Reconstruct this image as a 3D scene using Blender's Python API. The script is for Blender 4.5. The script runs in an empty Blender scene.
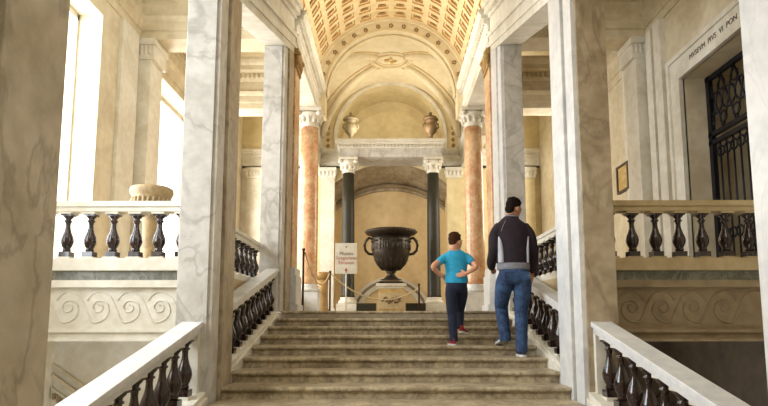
import bpy, bmesh, math, random
from mathutils import Vector, Matrix
random.seed(7)
C = bpy.context.scene.collection
PI = math.pi

# ------------------------------------------------------------------ camera
cam_d = bpy.data.cameras.new('camera'); cam = bpy.data.objects.new('camera', cam_d); C.objects.link(cam)
cam_d.sensor_width = 36; cam_d.lens = 36 * 560 / 768
cam_d.shift_y = 56.3 / 768
cam_d.clip_start = 0.05; cam_d.clip_end = 200
cam.location = (-.075, 0, -.164)
cam.rotation_euler = (PI / 2 + math.atan(.112), 0, math.atan(4 / 560))
bpy.context.scene.camera = cam

# ------------------------------------------------------------------ world, sun, daylight, exposure
world = bpy.data.worlds.new('world'); bpy.context.scene.world = world
world.use_nodes = True
wn = world.node_tree.nodes; wl = world.node_tree.links
bg = wn['Background']; bg.inputs['Color'].default_value = (.93, .96, 1, 1); bg.inputs['Strength'].default_value = 3.0

def area(name, loc, rot, sx, sy, power, col):
    l = bpy.data.lights.new(name, 'AREA'); l.shape = 'RECTANGLE'; l.size = sx; l.size_y = sy
    l.energy = power; l.color = col
    o = bpy.data.objects.new(name, l); C.objects.link(o); o.location = loc; o.rotation_euler = rot
    return o
# daylight falling through the tall windows of the left wall
area('daylight_near', (-5.2, 3.15, 2.4), (0, -PI / 2, 0), 3.8, 3.0, 400, (.86, .93, 1))
area('daylight_middle', (-5.2, 6.4, 2.4), (0, -PI / 2, 0), 3.8, 2.2, 250, (.95, .97, 1))
area('daylight_far', (-5.2, 10.5, 2.4), (0, -PI / 2, 0), 3.8, 2.3, 280, (1, .98, .93))
# added fill light high over the lower flight, behind the camera
area('fill_stairwell', (0, -1.0, 6.5), (math.radians(25), 0, 0), 5, 3, 215, (1, .975, .94))
# added warm fills floating in the upper hall to brighten vault and bay
area('hall_fill_vault', (0, 10.3, 4.3), (PI, 0, 0), 1.6, 2.4, 60, (1, .90, .74))
area('hall_fill_bay', (0, 14.2, 4.75), (PI * .86, 0, 0), 1.8, .6, 30, (1, .91, .76))
area('hall_fill_left', (-3.9, 13.4, 2.8), (0, -PI / 2, 0), 3, 2.2, 170, (1, .95, .86))  # added side fills inside the hall walls, with no window behind them
area('hall_fill_right', (3.9, 13.4, 3.2), (0, PI / 2, 0), 2.5, 2.2, 110, (1, .93, .80))

vs = bpy.context.scene.view_settings
bpy.context.scene.display_settings.display_device = 'sRGB'
vs.view_transform = 'Standard'; vs.look = 'None'; vs.exposure = 0.14; vs.gamma = 1; vs.use_curve_mapping = False

# ------------------------------------------------------------------ materials
def srgb(h):
    h = h.lstrip('#'); v = [int(h[i:i + 2], 16) / 255 for i in (0, 2, 4)]
    return tuple((c / 12.92 if c <= .04045 else ((c + .055) / 1.055) ** 2.4) for c in v) + (1,)
MATS = {}
def mat(name, base, second=None, scale=3., rough=.5, metal=0., vein=None, vscale=1.5, bump=0., spec=.5, contrast=(.40, .60), coat=0., veinw=.04):
    m = bpy.data.materials.new(name); m.use_nodes = True
    nt = m.node_tree; N = nt.nodes; L = nt.links; b = N['Principled BSDF']
    b.inputs['Roughness'].default_value = rough; b.inputs['Metallic'].default_value = metal
    b.inputs['Specular IOR Level'].default_value = spec
    b.inputs['Coat Weight'].default_value = coat
    tc = N.new('ShaderNodeNewGeometry')
    col = None
    n1 = N.new('ShaderNodeTexNoise'); n1.inputs['Scale'].default_value = scale; n1.inputs['Detail'].default_value = 8; n1.inputs['Roughness'].default_value = .6
    n1.inputs['Distortion'].default_value = .6
    L.new(tc.outputs['Position'], n1.inputs['Vector'])
    r = N.new('ShaderNodeValToRGB'); r.color_ramp.elements[0].position = contrast[0]; r.color_ramp.elements[1].position = contrast[1]
    r.color_ramp.elements[0].color = srgb(base); r.color_ramp.elements[1].color = srgb(second or base)
    n4 = N.new('ShaderNodeTexNoise'); n4.inputs['Scale'].default_value = scale * 5; n4.inputs['Detail'].default_value = 6
    L.new(tc.outputs['Position'], n4.inputs['Vector'])
    ma = N.new('ShaderNodeMath'); ma.operation = 'MULTIPLY_ADD'; ma.inputs[1].default_value = .35; L.new(n4.outputs['Fac'], ma.inputs[0])
    mb = N.new('ShaderNodeMath'); mb.operation = 'MULTIPLY'; mb.inputs[1].default_value = .65; L.new(n1.outputs['Fac'], mb.inputs[0]); L.new(mb.outputs[0], ma.inputs[2])
    L.new(ma.outputs[0], r.inputs['Fac']); col = r.outputs['Color']
    if vein:
        n2 = N.new('ShaderNodeTexNoise'); n2.inputs['Scale'].default_value = vscale; n2.inputs['Detail'].default_value = 6; n2.inputs['Distortion'].default_value = 2.2
        mp = N.new('ShaderNodeMapping'); mp.inputs['Rotation'].default_value = (.5, .6, .3); mp.inputs['Scale'].default_value = (1, 1, .55)
        L.new(tc.outputs['Position'], mp.inputs['Vector']); L.new(mp.outputs['Vector'], n2.inputs['Vector'])
        r2 = N.new('ShaderNodeValToRGB'); e = r2.color_ramp.elements
        e[0].position = .5 - veinw; e[0].color = (0, 0, 0, 1); e[1].position = .5 + veinw; e[1].color = (0, 0, 0, 1)
        k = e.new(.5); k.color = (.42, .42, .42, 1)
        L.new(n2.outputs['Fac'], r2.inputs['Fac'])
        mx = N.new('ShaderNodeMix'); mx.data_type = 'RGBA'
        L.new(r2.outputs['Color'], mx.inputs['Factor']); L.new(col, mx.inputs['A']); mx.inputs['B'].default_value = srgb(vein)
        col = mx.outputs['Result']
    L.new(col, b.inputs['Base Color'])
    if bump:
        n3 = N.new('ShaderNodeTexNoise'); n3.inputs['Scale'].default_value = 40; n3.inputs['Detail'].default_value = 4
        L.new(tc.outputs['Position'], n3.inputs['Vector'])
        bp = N.new('ShaderNodeBump'); bp.inputs['Strength'].default_value = bump; bp.inputs['Distance'].default_value = .01
        L.new(n3.outputs['Fac'], bp.inputs['Height']); L.new(bp.outputs['Normal'], b.inputs['Normal'])
    MATS[name] = m
    return m
marble = mat('grey_veined_marble', '#cdcac3', '#b5b0a7', 2.2, .35, vein='#7d786f', vscale=1.3, bump=.06, veinw=.035)
marble_b = mat('stained_shaded_beige_marble', '#b5a68c', '#94836a', 1.8, .4, vein='#65573f', vscale=1.4, bump=.08, veinw=.04)
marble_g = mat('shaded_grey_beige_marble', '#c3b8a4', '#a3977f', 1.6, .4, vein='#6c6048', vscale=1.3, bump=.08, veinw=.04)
marble_w = mat('polished_white_marble', '#dfdedb', '#c6c7c7', 2.5, .28, vein='#bdbfc0', vscale=2.0, veinw=.02)
lime = mat('pale_limestone', '#d9ceb4', '#c3b596', 1.6, .6, bump=.08)
lime_w = mat('white_stone', '#e0dccf', '#cdc6b4', 2.0, .55, bump=.08)
lime_d = mat('brown_limestone', '#9c8a6b', '#7d6c50', 1.6, .6, bump=.08)
beige = mat('beige_stone', '#cbb88f', '#b39f78', 2.0, .55, bump=.08)
tread_m = mat('worn_step_marble', '#8a7c64', '#c0b294', 4.5, .45, vein='#574b38', vscale=3.5, bump=.12, contrast=(.40, .60), veinw=.05)
floor_m = mat('hall_floor_marble', '#a99d86', '#8b8070', 2, .35)
ochre = mat('yellow_ochre_plaster', '#d5c08d', '#c4ab76', 1.2, .75, bump=.1)
ochre_l = mat('pale_yellow_plaster', '#dccda2', '#cab88b', 1.2, .75, bump=.1)
niche_m = mat('warm_peach_plaster', '#e6cfa2', '#d8bd8c', 1.2, .7, bump=.08)
cream = mat('cream_stucco', '#e6d9b8', '#d8c8a2', 1.4, .7, bump=.08)
gold = mat('ochre_gold_coffer', '#d3b078', '#bf955a', 6, .55)
stucco_rib = mat('cream_coffer_ribs', '#e6d5ad', '#d8c394', 3, .6)
bronze_f = mat('brown_stucco_rosette', '#8d6c40', '#a2804f', 20, .5)
pink = mat('pink_breccia', '#c48e64', '#dcbf98', 3.0, .25, vein='#a8653c', vscale=4, contrast=(.39, .61), veinw=.03)
dark_col = mat('dark_green_granite', '#27251d', '#39362b', 30, .42, spec=.3)
bal_m = mat('dark_porphyry', '#1c1312', '#33221f', 12, .18, coat=.3)
bronze = mat('dark_bronze', '#2b241c', '#3d3428', 14, .38, metal=.55, bump=.3)
iron = mat('black_iron', '#14141a', '#20202a', 10, .4, metal=.5)
shade_stone = mat('shaded_brown_stone', '#4f402c', '#3c3021', 2, .6, bump=.1)  # shade of the lower right level put into a dark brown
greenband = mat('grey_green_marble', '#7c7d70', '#5b5d53', 5, .3, vein='#a6a596', vscale=3)
brass = mat('aged_gold', '#93723f', '#ac8a52', 8, .5)
relief_m = mat('gilded_relief', '#cfb377', '#b29150', 9, .5)
terr = mat('brown_terracotta', '#7c6343', '#665033', 9, .5)
terr_w = mat('aged_white_terracotta', '#a39678', '#8b7c5e', 9, .55)
paper = mat('white_sign_board', '#dcd9c9', '#d2cebd', 3, .5)
redm = mat('red_lettering', '#a8382f'); blackm = mat('dark_lettering', '#5d5347')
rope_m = mat('cream_rope', '#d6c6a2', '#b9a67e', 60, .8)
wood = mat('dark_wood', '#3a2a1d', '#4a3626', 8, .5)
skin = mat('skin', '#c08a6a', '#b57e5f', 10, .55)
skin_b = mat('skin_fair', '#d8a183', '#cf9475', 10, .55)
hair_m = mat('dark_brown_hair', '#150e0a', '#211611', 60, .9, bump=.5, spec=.15)
hair_b = mat('brown_hair', '#352013', '#4a2e1b', 60, .9, bump=.5, spec=.15)
jeans = mat('blue_denim', '#1d2f50', '#3a587f', 7, .85, bump=.3, contrast=(.42, .62))
jeans_b = mat('navy_denim', '#1b2440', '#141b30', 8, .85, bump=.3)
tee = mat('turquoise_cotton', '#2ba6d2', '#2094c0', 6, .8, bump=.15)
grey_k = mat('grey_knit', '#8a8b92', '#777880', 30, .85)
shoe_n = mat('navy_canvas', '#2a3a55', '#22304a', 20, .7)
shoe_r = mat('red_canvas', '#a3202a', '#8a1a22', 20, .7)
rubber = mat('white_rubber', '#d8d8d6', '#c8c8c4', 20, .6)
eye_m = mat('eye_dark', '#201510', rough=.2); lip_m = mat('lips', '#9a5548')
# sweater: dark with pale panels down both sides under the arms (cloth pattern, in the garment's own coordinates)
def sweater_mat():
    m = mat('aubergine_knit', '#2a1c2a', '#1d141f', 12, .9, bump=.2); nt = m.node_tree; N = nt.nodes; L = nt.links; b = N['Principled BSDF']
    old = b.inputs['Base Color'].links[0].from_socket
    at = N.new('ShaderNodeAttribute'); at.attribute_name = 'side_panel'
    mx = N.new('ShaderNodeMix'); mx.data_type = 'RGBA'; L.new(at.outputs['Fac'], mx.inputs['Factor']); L.new(old, mx.inputs['A']); mx.inputs['B'].default_value = srgb('#b9bac2')
    L.new(mx.outputs['Result'], b.inputs['Base Color']); return m
knit = mat('aubergine_knit', '#261822', '#1b1119', 12, .9, bump=.2)
pale_knit = mat('pale_grey_knit', '#b4b5bf', '#a4a5b0', 20, .9)
glass = bpy.data.materials.new('window_glass'); glass.use_nodes = True
_n = glass.node_tree.nodes; _l = glass.node_tree.links; _n.remove(_n['Principled BSDF'])
_t = _n.new('ShaderNodeBsdfTransparent'); _g = _n.new('ShaderNodeBsdfGlossy'); _g.inputs['Roughness'].default_value = .05
_m = _n.new('ShaderNodeMixShader'); _m.inputs[0].default_value = .06
_l.new(_t.outputs[0], _m.inputs[1]); _l.new(_g.outputs[0], _m.inputs[2]); _l.new(_m.outputs[0], _n['Material Output'].inputs['Surface'])

# ------------------------------------------------------------------ mesh builder
class MB:
    def __init__(s): s.v = []; s.f = []; s.mi = []; s.sm = []
    def add(s, vs, fs, mi=0, smooth=False):
        o = len(s.v); s.v += [tuple(v) for v in vs]
        for f in fs: s.f.append(tuple(i + o for i in f)); s.mi.append(mi); s.sm.append(smooth)
        return s
    def box(s, x0, x1, y0, y1, z0, z1, mi=0):
        if x0 > x1: x0, x1 = x1, x0
        v = [(x0, y0, z0), (x1, y0, z0), (x1, y1, z0), (x0, y1, z0), (x0, y0, z1), (x1, y0, z1), (x1, y1, z1), (x0, y1, z1)]
        return s.add(v, [(3, 2, 1, 0), (4, 5, 6, 7), (0, 1, 5, 4), (1, 2, 6, 5), (2, 3, 7, 6), (3, 0, 4, 7)], mi)
    def hexa(s, v8, mi=0):
        return s.add(v8, [(3, 2, 1, 0), (4, 5, 6, 7), (0, 1, 5, 4), (1, 2, 6, 5), (2, 3, 7, 6), (3, 0, 4, 7)], mi)
    def slopebox(s, x0, x1, y0, y1, zb0, zt0, zb1, zt1, mi=0):       # box whose height changes with Y
        if x0 > x1: x0, x1 = x1, x0
        return s.hexa([(x0, y0, zb0), (x1, y0, zb0), (x1, y1, zb1), (x0, y1, zb1), (x0, y0, zt0), (x1, y0, zt0), (x1, y1, zt1), (x0, y1, zt1)], mi)
    def sweep(s, poly, a, b, mi=0, smooth=False):                    # poly: list of points (3-D) at a, extruded by vector b-a
        n = len(poly); d = Vector(b) - Vector(a)
        vs = [tuple(p) for p in poly] + [tuple(Vector(p) + d) for p in poly]
        fs = [(i, (i + 1) % n, (i + 1) % n + n, i + n) for i in range(n)] + [tuple(range(n - 1, -1, -1)), tuple(range(n, 2 * n))]
        return s.add(vs, fs, mi, smooth)
    def lathe(s, prof, c=(0, 0, 0), seg=24, mi=0, smooth=True, flute=0):
        vs = []; fs = []
        for r, z in prof:
            for k in range(seg):
                a = 2 * PI * k / seg; rr = r * (1 - flute * (k % 2))
                vs.append((c[0] + rr * math.cos(a), c[1] + rr * math.sin(a), c[2] + z))
        for i in range(len(prof) - 1):
            for k in range(seg):
                k2 = (k + 1) % seg
                fs.append((i * seg + k, i * seg + k2, (i + 1) * seg + k2, (i + 1) * seg + k))
        fs.append(tuple(range(seg - 1, -1, -1))); fs.append(tuple((len(prof) - 1) * seg + k for k in range(seg)))
        return s.add(vs, fs, mi, smooth)
    def tube(s, pts, rad, seg=8, mi=0, closed=False):
        pts = [Vector(p) for p in pts]; n = len(pts); vs = []; fs = []
        rs = rad if isinstance(rad, (list, tuple)) else [rad] * n
        up = Vector((0, 0, 1))
        for i, p in enumerate(pts):
            if closed: t = pts[(i + 1) % n] - pts[i - 1]
            else: t = pts[min(i + 1, n - 1)] - pts[max(i - 1, 0)]
            t.normalize()
            u = up if abs(t.dot(up)) < .95 else Vector((0, 1, 0))
            a = t.cross(u).normalized(); b = a.cross(t).normalized()
            for k in range(seg):
                q = 2 * PI * k / seg; v = p + (a * math.cos(q) + b * math.sin(q)) * rs[i]; vs.append(tuple(v))
        m = n if closed else n - 1
        for i in range(m):
            j = (i + 1) % n
            for k in range(seg):
                k2 = (k + 1) % seg; fs.append((i * seg + k, i * seg + k2, j * seg + k2, j * seg + k))
        if not closed: fs.append(tuple(range(seg - 1, -1, -1))); fs.append(tuple((n - 1) * seg + k for k in range(seg)))
        return s.add(vs, fs, mi, True)
    def ball(s, c, r, seg=16, rings=10, M=None, mi=0):
        rx, ry, rz = r if isinstance(r, (tuple, list)) else (r, r, r); vs = []; fs = []
        c = Vector(c)
        for i in range(rings + 1):
            t = PI * i / rings
            for k in range(seg):
                a = 2 * PI * k / seg
                v = Vector((rx * math.sin(t) * math.cos(a), ry * math.sin(t) * math.sin(a), -rz * math.cos(t)))
                if M: v = M @ v
                vs.append(tuple(c + v))
        for i in range(rings):
            for k in range(seg):
                k2 = (k + 1) % seg; fs.append((i * seg + k, i * seg + k2, (i + 1) * seg + k2, (i + 1) * seg + k))
        return s.add(vs, fs, mi, True)
    def build(s, name, mats, parent=None, merge=False, bevel=0, kind=None):
        me = bpy.data.meshes.new(name)
        off = Vector((0, 0, 0))
        if parent:
            off = parent.location.copy()
            q = parent.parent
            while q: off += q.location; q = q.parent
        me.from_pydata([tuple(Vector(v) - off) for v in s.v], [], s.f)
        if not isinstance(mats, (list, tuple)): mats = [mats]
        for m in mats: me.materials.append(m)
        me.polygons.foreach_set('material_index', s.mi); me.polygons.foreach_set('use_smooth', s.sm)
        bm = bmesh.new(); bm.from_mesh(me)
        if merge: bmesh.ops.remove_doubles(bm, verts=bm.verts, dist=1e-5)
        bmesh.ops.recalc_face_normals(bm, faces=bm.faces); bm.to_mesh(me); bm.free(); me.update()
        o = bpy.data.objects.new(name, me); C.objects.link(o)
        if parent: o.parent = parent
        if bevel:
            b = o.modifiers.new('bevel', 'BEVEL'); b.width = bevel; b.segments = 2; b.limit_method = 'ANGLE'
        if kind: o['kind'] = kind
        return o
def tag(o, label, cat, group=None, kind=None):
    if label: o['label'] = label
    if cat: o['category'] = cat
    if group: o['group'] = group
    if kind: o['kind'] = kind
    return o
def thing(name, loc, label, cat, group=None):
    o = bpy.data.objects.new(name, None); C.objects.link(o); o.location = loc; o.empty_display_size = .1
    return tag(o, label, cat, group)
def copy_tree(o, parent=None):
    c = o.copy(); C.objects.link(c)
    if parent: c.parent = parent
    for ch in list(o.children): copy_tree(ch, c)
    return c
def struct(name, mb, m, **k): return mb.build(name, m, kind='structure', **k)

# ------------------------------------------------------------------ measurements
SX = 1.675                                   # half width of the flight
TR, RI, Y0 = .427, .111, 8.37                # tread, riser, edge of the landing
PX0, PX1 = 1.655, 2.00                        # piers
PY = [(1.85, 2.61), (5.08, 5.72), (8.30, 9.00)]
OX = 4.15                                    # outer walls
GZ = .37                                     # side galleries
def railtop(y): return -.16 + .245 * (y - 5.08)
def nose(y): return -.26 * (Y0 - y)

# ------------------------------------------------------------------ structure: floors
b = MB(); b.box(-OX, OX, 9.0, 17.4, -.3, 0); b.box(-SX, SX, Y0 + .02, 9.0, -.3, 0); struct('floor', b, floor_m)
for s, nm in ((-1, 'left'), (1, 'right')):
    b = MB(); b.box(s * 1.96, s * OX, 5.92, 12.2, GZ - .30, GZ - .001)
    struct('floor_gallery_' + nm, b, beige)
    b = MB(); b.box(s * 1.96, s * (OX), .5, 8.6, -3.1, -3.0); struct('floor_lower_' + nm, b, beige if s < 0 else shade_stone)

# ------------------------------------------------------------------ outer walls
def wall_box(b, s, y0, y1, z0, z1, mi=0): b.box(s * OX, s * (OX + .5), y0, y1, z0, z1, mi)
# left wall with three tall window openings
WIN = [(1.6, 4.7), (5.3, 7.55), (9.35, 11.65)]
b = MB()
wall_box(b, -1, .5, 15.2, -3.1, .5); wall_box(b, -1, .5, 15.2, 4.2, 6.2)
ys = [.5] + [v for w in WIN for v in w] + [15.2]
for i in range(0, len(ys), 2): wall_box(b, -1, ys[i], ys[i + 1], .5, 4.2)
# pilasters on the pier between the windows
b.box(-OX, -OX + .05, 8.05, 8.60, GZ, 4.45, 1)
b.box(-OX, -OX + .20, 8.72, 9.18, GZ, 4.10, 1)
struct('wall_left', b, [lime, lime_w])
for i, (a, c) in enumerate(WIN):
    b = MB(); x0, x1 = -OX - .40, -OX - .34
    b.box(x0, x1, a, a + .04, .5, 4.2); b.box(x0, x1, c - .04, c, .5, 4.2); b.box(x0, x1, a, c, 4.12, 4.2); b.box(x0, x1, a, c, .5, .58)
    f = struct('window_%d' % (i + 1), b, lime_w)
    g = MB(); g.box(-OX - .375, -OX - .365, a + .02, c - .02, .52, 4.18); g.build('pane', glass, f)
# right wall with the doorway
DY0, DY1, DZ1 = 5.6, 7.72, 3.30
b = MB()
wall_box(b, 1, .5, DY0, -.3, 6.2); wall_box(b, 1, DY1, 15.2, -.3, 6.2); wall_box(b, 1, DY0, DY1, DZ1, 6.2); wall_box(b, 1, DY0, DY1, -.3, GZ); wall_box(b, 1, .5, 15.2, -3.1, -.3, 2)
b.box(OX, OX - .09, 8.12, 8.34, GZ, 4.45, 1); b.box(OX, OX - .08, 8.44, 8.62, GZ, 4.45, 1)
b.box(OX, OX - .20, 8.72, 9.18, GZ, 4.10, 1)
b.box(OX, OX - .04, 9.5, 9.62, GZ, 4.4, 1)
struct('wall_right', b, [lime, lime_w, shade_stone])
# door frame (architrave), grille beyond it
b = MB()
b.box(OX - .06, OX + .02, DY1, DY1 + .27, GZ, DZ1 + .32); b.box(OX - .09, OX, DY1 + .22, DY1 + .29, GZ, DZ1 + .36)
b.box(OX - .06, OX + .02, DY0 - .27, DY1, DZ1, DZ1 + .32); b.box(OX - .09, OX, DY0 - .27, DY1 + .22, DZ1 + .29, DZ1 + .36)
b.box(OX - .06, OX + .02, DY0 - .27, DY0, GZ, DZ1)
door = struct('door_1', b, lime_w)
def text(body, size, m, parent, loc, rot, name='inscription', ext=.002, align='CENTER', sx=1.):
    c = bpy.data.curves.new(name, 'FONT'); c.body = body; c.size = size; c.extrude = ext; c.align_x = align; c.align_y = 'CENTER'
    c.materials.append(m); tmp = bpy.data.objects.new(name, c); C.objects.link(tmp)
    me = bpy.data.meshes.new_from_object(tmp.evaluated_get(bpy.context.evaluated_depsgraph_get())); bpy.data.objects.remove(tmp)
    o = bpy.data.objects.new(name, me); C.objects.link(o)
    off = Vector(loc)
    q = parent
    while q: off -= q.location; q = q.parent
    o.parent = parent; o.location = off; o.rotation_euler = rot; o.scale = (sx, 1, 1)
    return o
text('MVSEVM  PIVS  VI  PON  M', .105, blackm, door, (OX - .064, 6.80, DZ1 + .16), (PI / 2, 0, -PI / 2), 'door_inscription')
g = thing('iron_gate', (OX + .34, 6.66, GZ), 'black wrought iron gate with scrollwork transom inside the right-hand doorway', 'gate')
gx = OX + .34
b = MB()
for yy in (DY0, 6.63, DY1 - .09): b.box(gx - .03, gx + .03, yy, yy + .08, GZ, DZ1)
for zz in (GZ, 2.30, 2.42, DZ1 - .07): b.box(gx - .03, gx + .03, DY0, DY1, zz, zz + .06)
b.build('gate_frame', iron, g)
y = DY0 + .16
while y < DY1 - .1:
    MB().tube([(gx, y, GZ + .05), (gx, y, 2.32)], .014, 6).build('bar', iron, g); y += .145
b = MB()
def ring(cy, cz, r, t=.015, n=16): b.tube([(gx, cy + r * math.cos(2 * PI * k / n), cz + r * math.sin(2 * PI * k / n)) for k in range(n)], t, 6, closed=True)
y = DY0 + .2
while y < DY1 - .15:
    ring(y, 2.86, .15); ring(y + .14, 2.62, .075); ring(y + .14, 3.08, .075)
    b.tube([(gx, y - .14, 2.46), (gx, y + .14, 3.24)], .014, 6); b.tube([(gx, y + .14, 2.46), (gx, y - .14, 3.24)], .014, 6)
    y += .29
b.build('scroll_transom', iron, g)
y = DY0 + .15
while y < DY1 - .1:
    for z in (2.17, 1.02): b = MB(); ring(y, z, .07, .013); b.build('scroll', iron, g)
    y += .145
# passage seen through the gate
b = MB(); b.box(OX + .5, OX + 1.9, DY0 - .2, DY0 - .1, GZ, 3.4); b.box(OX + .5, OX + 1.9, DY1 + .1, DY1 + .2, GZ, 3.4)
b.box(OX + 1.8, OX + 1.9, DY0 - .1, DY1 + .1, GZ, 3.4); b.box(OX + .5, OX + 1.9, DY0 - .2, DY1 + .2, GZ - .1, GZ); b.box(OX + .5, OX + 1.9, DY0 - .2, DY1 + .2, 3.4, 3.5)
struct('wall_passage', b, lime)

# ------------------------------------------------------------------ entablature profile helper (out, z) from z0 up
ENT = [(0, 0), (0, .13), (.03, .14), (.03, .28), (.06, .31), (.085, .36), (.02, .375), (.02, .60), (.05, .62), (.07, .66), (.07, .76), (.11, .78), (.20, .80), (.20, .90), (.24, .94), (.27, 1.0), (.27, 1.06), (0, 1.06)]
def ent_x(b, x0, x1, yf, z0, back, dirn=-1, sc=1., mi=0):            # runs along X, faces dirn in Y
    poly = [(x0, yf + dirn * o * sc, z0 + z * sc) for o, z in ENT] + [(x0, yf - dirn * back, z0 + 1.06 * sc), (x0, yf - dirn * back, z0)]
    b.sweep(poly, (x0, 0, 0), (x1, 0, 0), mi)
def ent_y(b, xf, dirn, y0, y1, z0, back, sc=1., mi=0):                 # runs along Y, faces dirn in X
    poly = [(xf + dirn * o * sc, y0, z0 + z * sc) for o, z in ENT] + [(xf - dirn * back, y0, z0 + 1.06 * sc), (xf - dirn * back, y0, z0)]
    b.sweep(poly, (0, y0, 0), (0, y1, 0), mi)
def dentils_x(b, x0, x1, yf, z, h, d, w=.05, gap=.05, mi=0):
    x = min(x0, x1); X = max(x0, x1)
    while x < X - w: b.box(x, x + w, yf, yf + d, z, z + h, mi); x += w + gap
def dentils_y(b, y0, y1, xf, z, h, d, w=.05, gap=.05, mi=0):
    y = y0
    while y < y1 - w: b.box(xf, xf + d, y, y + w, z, z + h, mi); y += w + gap
for s, nm, mm in ((-1, 'left', lime), (1, 'right', lime)):
    # cross beams over the galleries
    for i, (yf, bk) in enumerate(((8.72, .46), (11.75, .46))):
        b = MB(); ent_x(b, s * 1.96, s * OX, yf, 4.46, bk, -1)
        dentils_x(b, s * 1.96, s * OX, yf - .115, 4.46 + .66, .09, .06, .055, .045)
        struct('beam_%s_%d' % (nm, i + 1), b, mm)
    # entablature along the outer wall
    b = MB(); ent_y(b, s * (OX - .02), -s, 5.0, 8.72, 4.46, .03); ent_y(b, s * (OX - .02), -s, 9.18, 11.75, 4.2, .03, 1.1)
    dentils_y(b, 5.0, 8.5, s * (OX - .115) - (.0 if s > 0 else -.0), 4.46 + .66, .09, .05 * s)
    dentils_y(b, 9.3, 11.5, s * (OX - .125), 4.2 + .72, .09, .05 * s)
    struct('trim_%s' % nm, b, mm)
    # ceiling over the galleries
    b = MB(); b.box(s * 1.6, s * (OX + .5), 3.0, 15.4, 6.1, 6.25); struct('ceiling_gallery_' + nm, b, cream)
    # wall closing the space above the sloping lintels
b = MB(); b.box(-1.7, 1.7, 5.0, 8.9, 6.95, 7.1); struct('ceiling_flight', b, cream)

b = MB(); b.box(-OX - .5, OX + .5, -3.0, -2.9, -3.1, 7.1); struct('wall_rear', b, beige)
b = MB(); b.box(-OX - .5, OX + .5, -2.9, 3.0, 6.95, 7.1); b.box(-OX - .5, OX + .5, 3.0, 5.0, 6.95, 7.1); struct('ceiling_stairwell', b, cream)
b = MB(); b.box(-OX - .5, -OX, -2.9, .5, -3.1, 7.1); b.box(-OX - .5, -OX, .5, 5.0, 6.2, 7.1); struct('wall_stairwell_left', b, lime)
b = MB(); b.box(OX, OX + .5, -2.9, .5, -3.1, 7.1); b.box(OX, OX + .5, .5, 5.0, 6.2, 7.1); struct('wall_stairwell_right', b, lime)
b = MB(); b.box(-OX, OX, -2.9, .5, -3.1, -3.0); struct('floor_stairwell', b, beige)
# pilaster capitals on outer walls
def leaf_cap(b, cx, cy, z, w, d, h, mi=0):                           # small carved capital block
    b.box(cx - w / 2, cx + w / 2, cy - d / 2, cy + d / 2, z, z + h * .2, mi)
    for k in range(5):
        t = k / 4; x = cx - w / 2 + w * t
        b.ball((x, cy - d / 2, z + h * .45), (w * .12, .03, h * .25), 8, 6, mi=mi)
    b.box(cx - w * .56, cx + w * .56, cy - d * .56, cy + d * .56, z + h * .7, z + h, mi)
    b.box(cx - w / 2, cx + w / 2, cy - d / 2, cy + d / 2, z + h * .2, z + h * .7, mi)
for s, nm in ((-1, 'left'), (1, 'right')):
    b = MB(); leaf_cap(b, s * (OX - .12), 8.94, 4.10, .28, .5, .35)
    struct('trim_capital_%s' % nm, b, lime_w)

# ------------------------------------------------------------------ bridge fronts with the running wave frieze
def wave_curve(x0, d, pitch, z0, h, yf):
    """running dog: over the top of one curl, down an S and up round the next curl into its eye"""
    R_, zc = h * .33, z0 + h * .50; pts = []
    for k in range(8):
        a = PI * (.86 - k / 7 * .56); pts.append((R_ * 1.05 * math.cos(a), zc + R_ * 1.25 * math.sin(a)))
    ax, az = pts[-1]; bx_, bz = pitch - R_ * .30, zc - R_ * 1.25
    for k in range(1, 8):
        t = k / 8; e = t * t * (3 - 2 * t); pts.append((ax + (bx_ - ax) * t, az + (bz - az) * e))
    for k in range(26):
        t = k / 25; a = -PI * .58 + t * 3.2 * PI; r = R_ * (1.25 - .55 * min(1, t * 3.5)) * (1 - .70 * t); pts.append((pitch + r * math.cos(a), zc + r * math.sin(a)))
    return [(x0 + d * p[0], yf, p[1]) for p in pts]
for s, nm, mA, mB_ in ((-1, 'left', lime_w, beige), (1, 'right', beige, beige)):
    b = MB(); xa, xb = s * 1.96, s * OX
    b.box(xa, xb, 5.86, 5.92, .27, GZ, 1)                            # grey-green band
    b.box(xa, xb, 5.80, 5.92, .225, .27, 0)
    b.box(xa, xb, 5.86, 5.92, -.235, .225, 2)
    b.box(xa, xb, 5.81, 5.92, -.27, -.235, 0); b.box(xa, xb, 5.84, 5.92, -.33, -.27, 0); b.box(xa, xb, 5.78, 5.92, -.36, -.33, 0)
    b.box(xa, xb, 5.80, 5.92, .195, .225, 0)
    b.box(xa, xb, 5.92, 8.6, -.36, .06, 2)
    x = 1.96 + .50
    while x < OX - .15:
        b.tube(wave_curve(s * x, -s, .32, -.21, .40, 5.857), .011, 6, 3 if s > 0 else 2); x += .32
    struct('wall_bridge_' + nm, b, [mA if s < 0 else lime_d, greenband, lime_w if s < 0 else lime_d, lime_d])  # right front browner than the left: its dimness put into the stone colour
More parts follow.
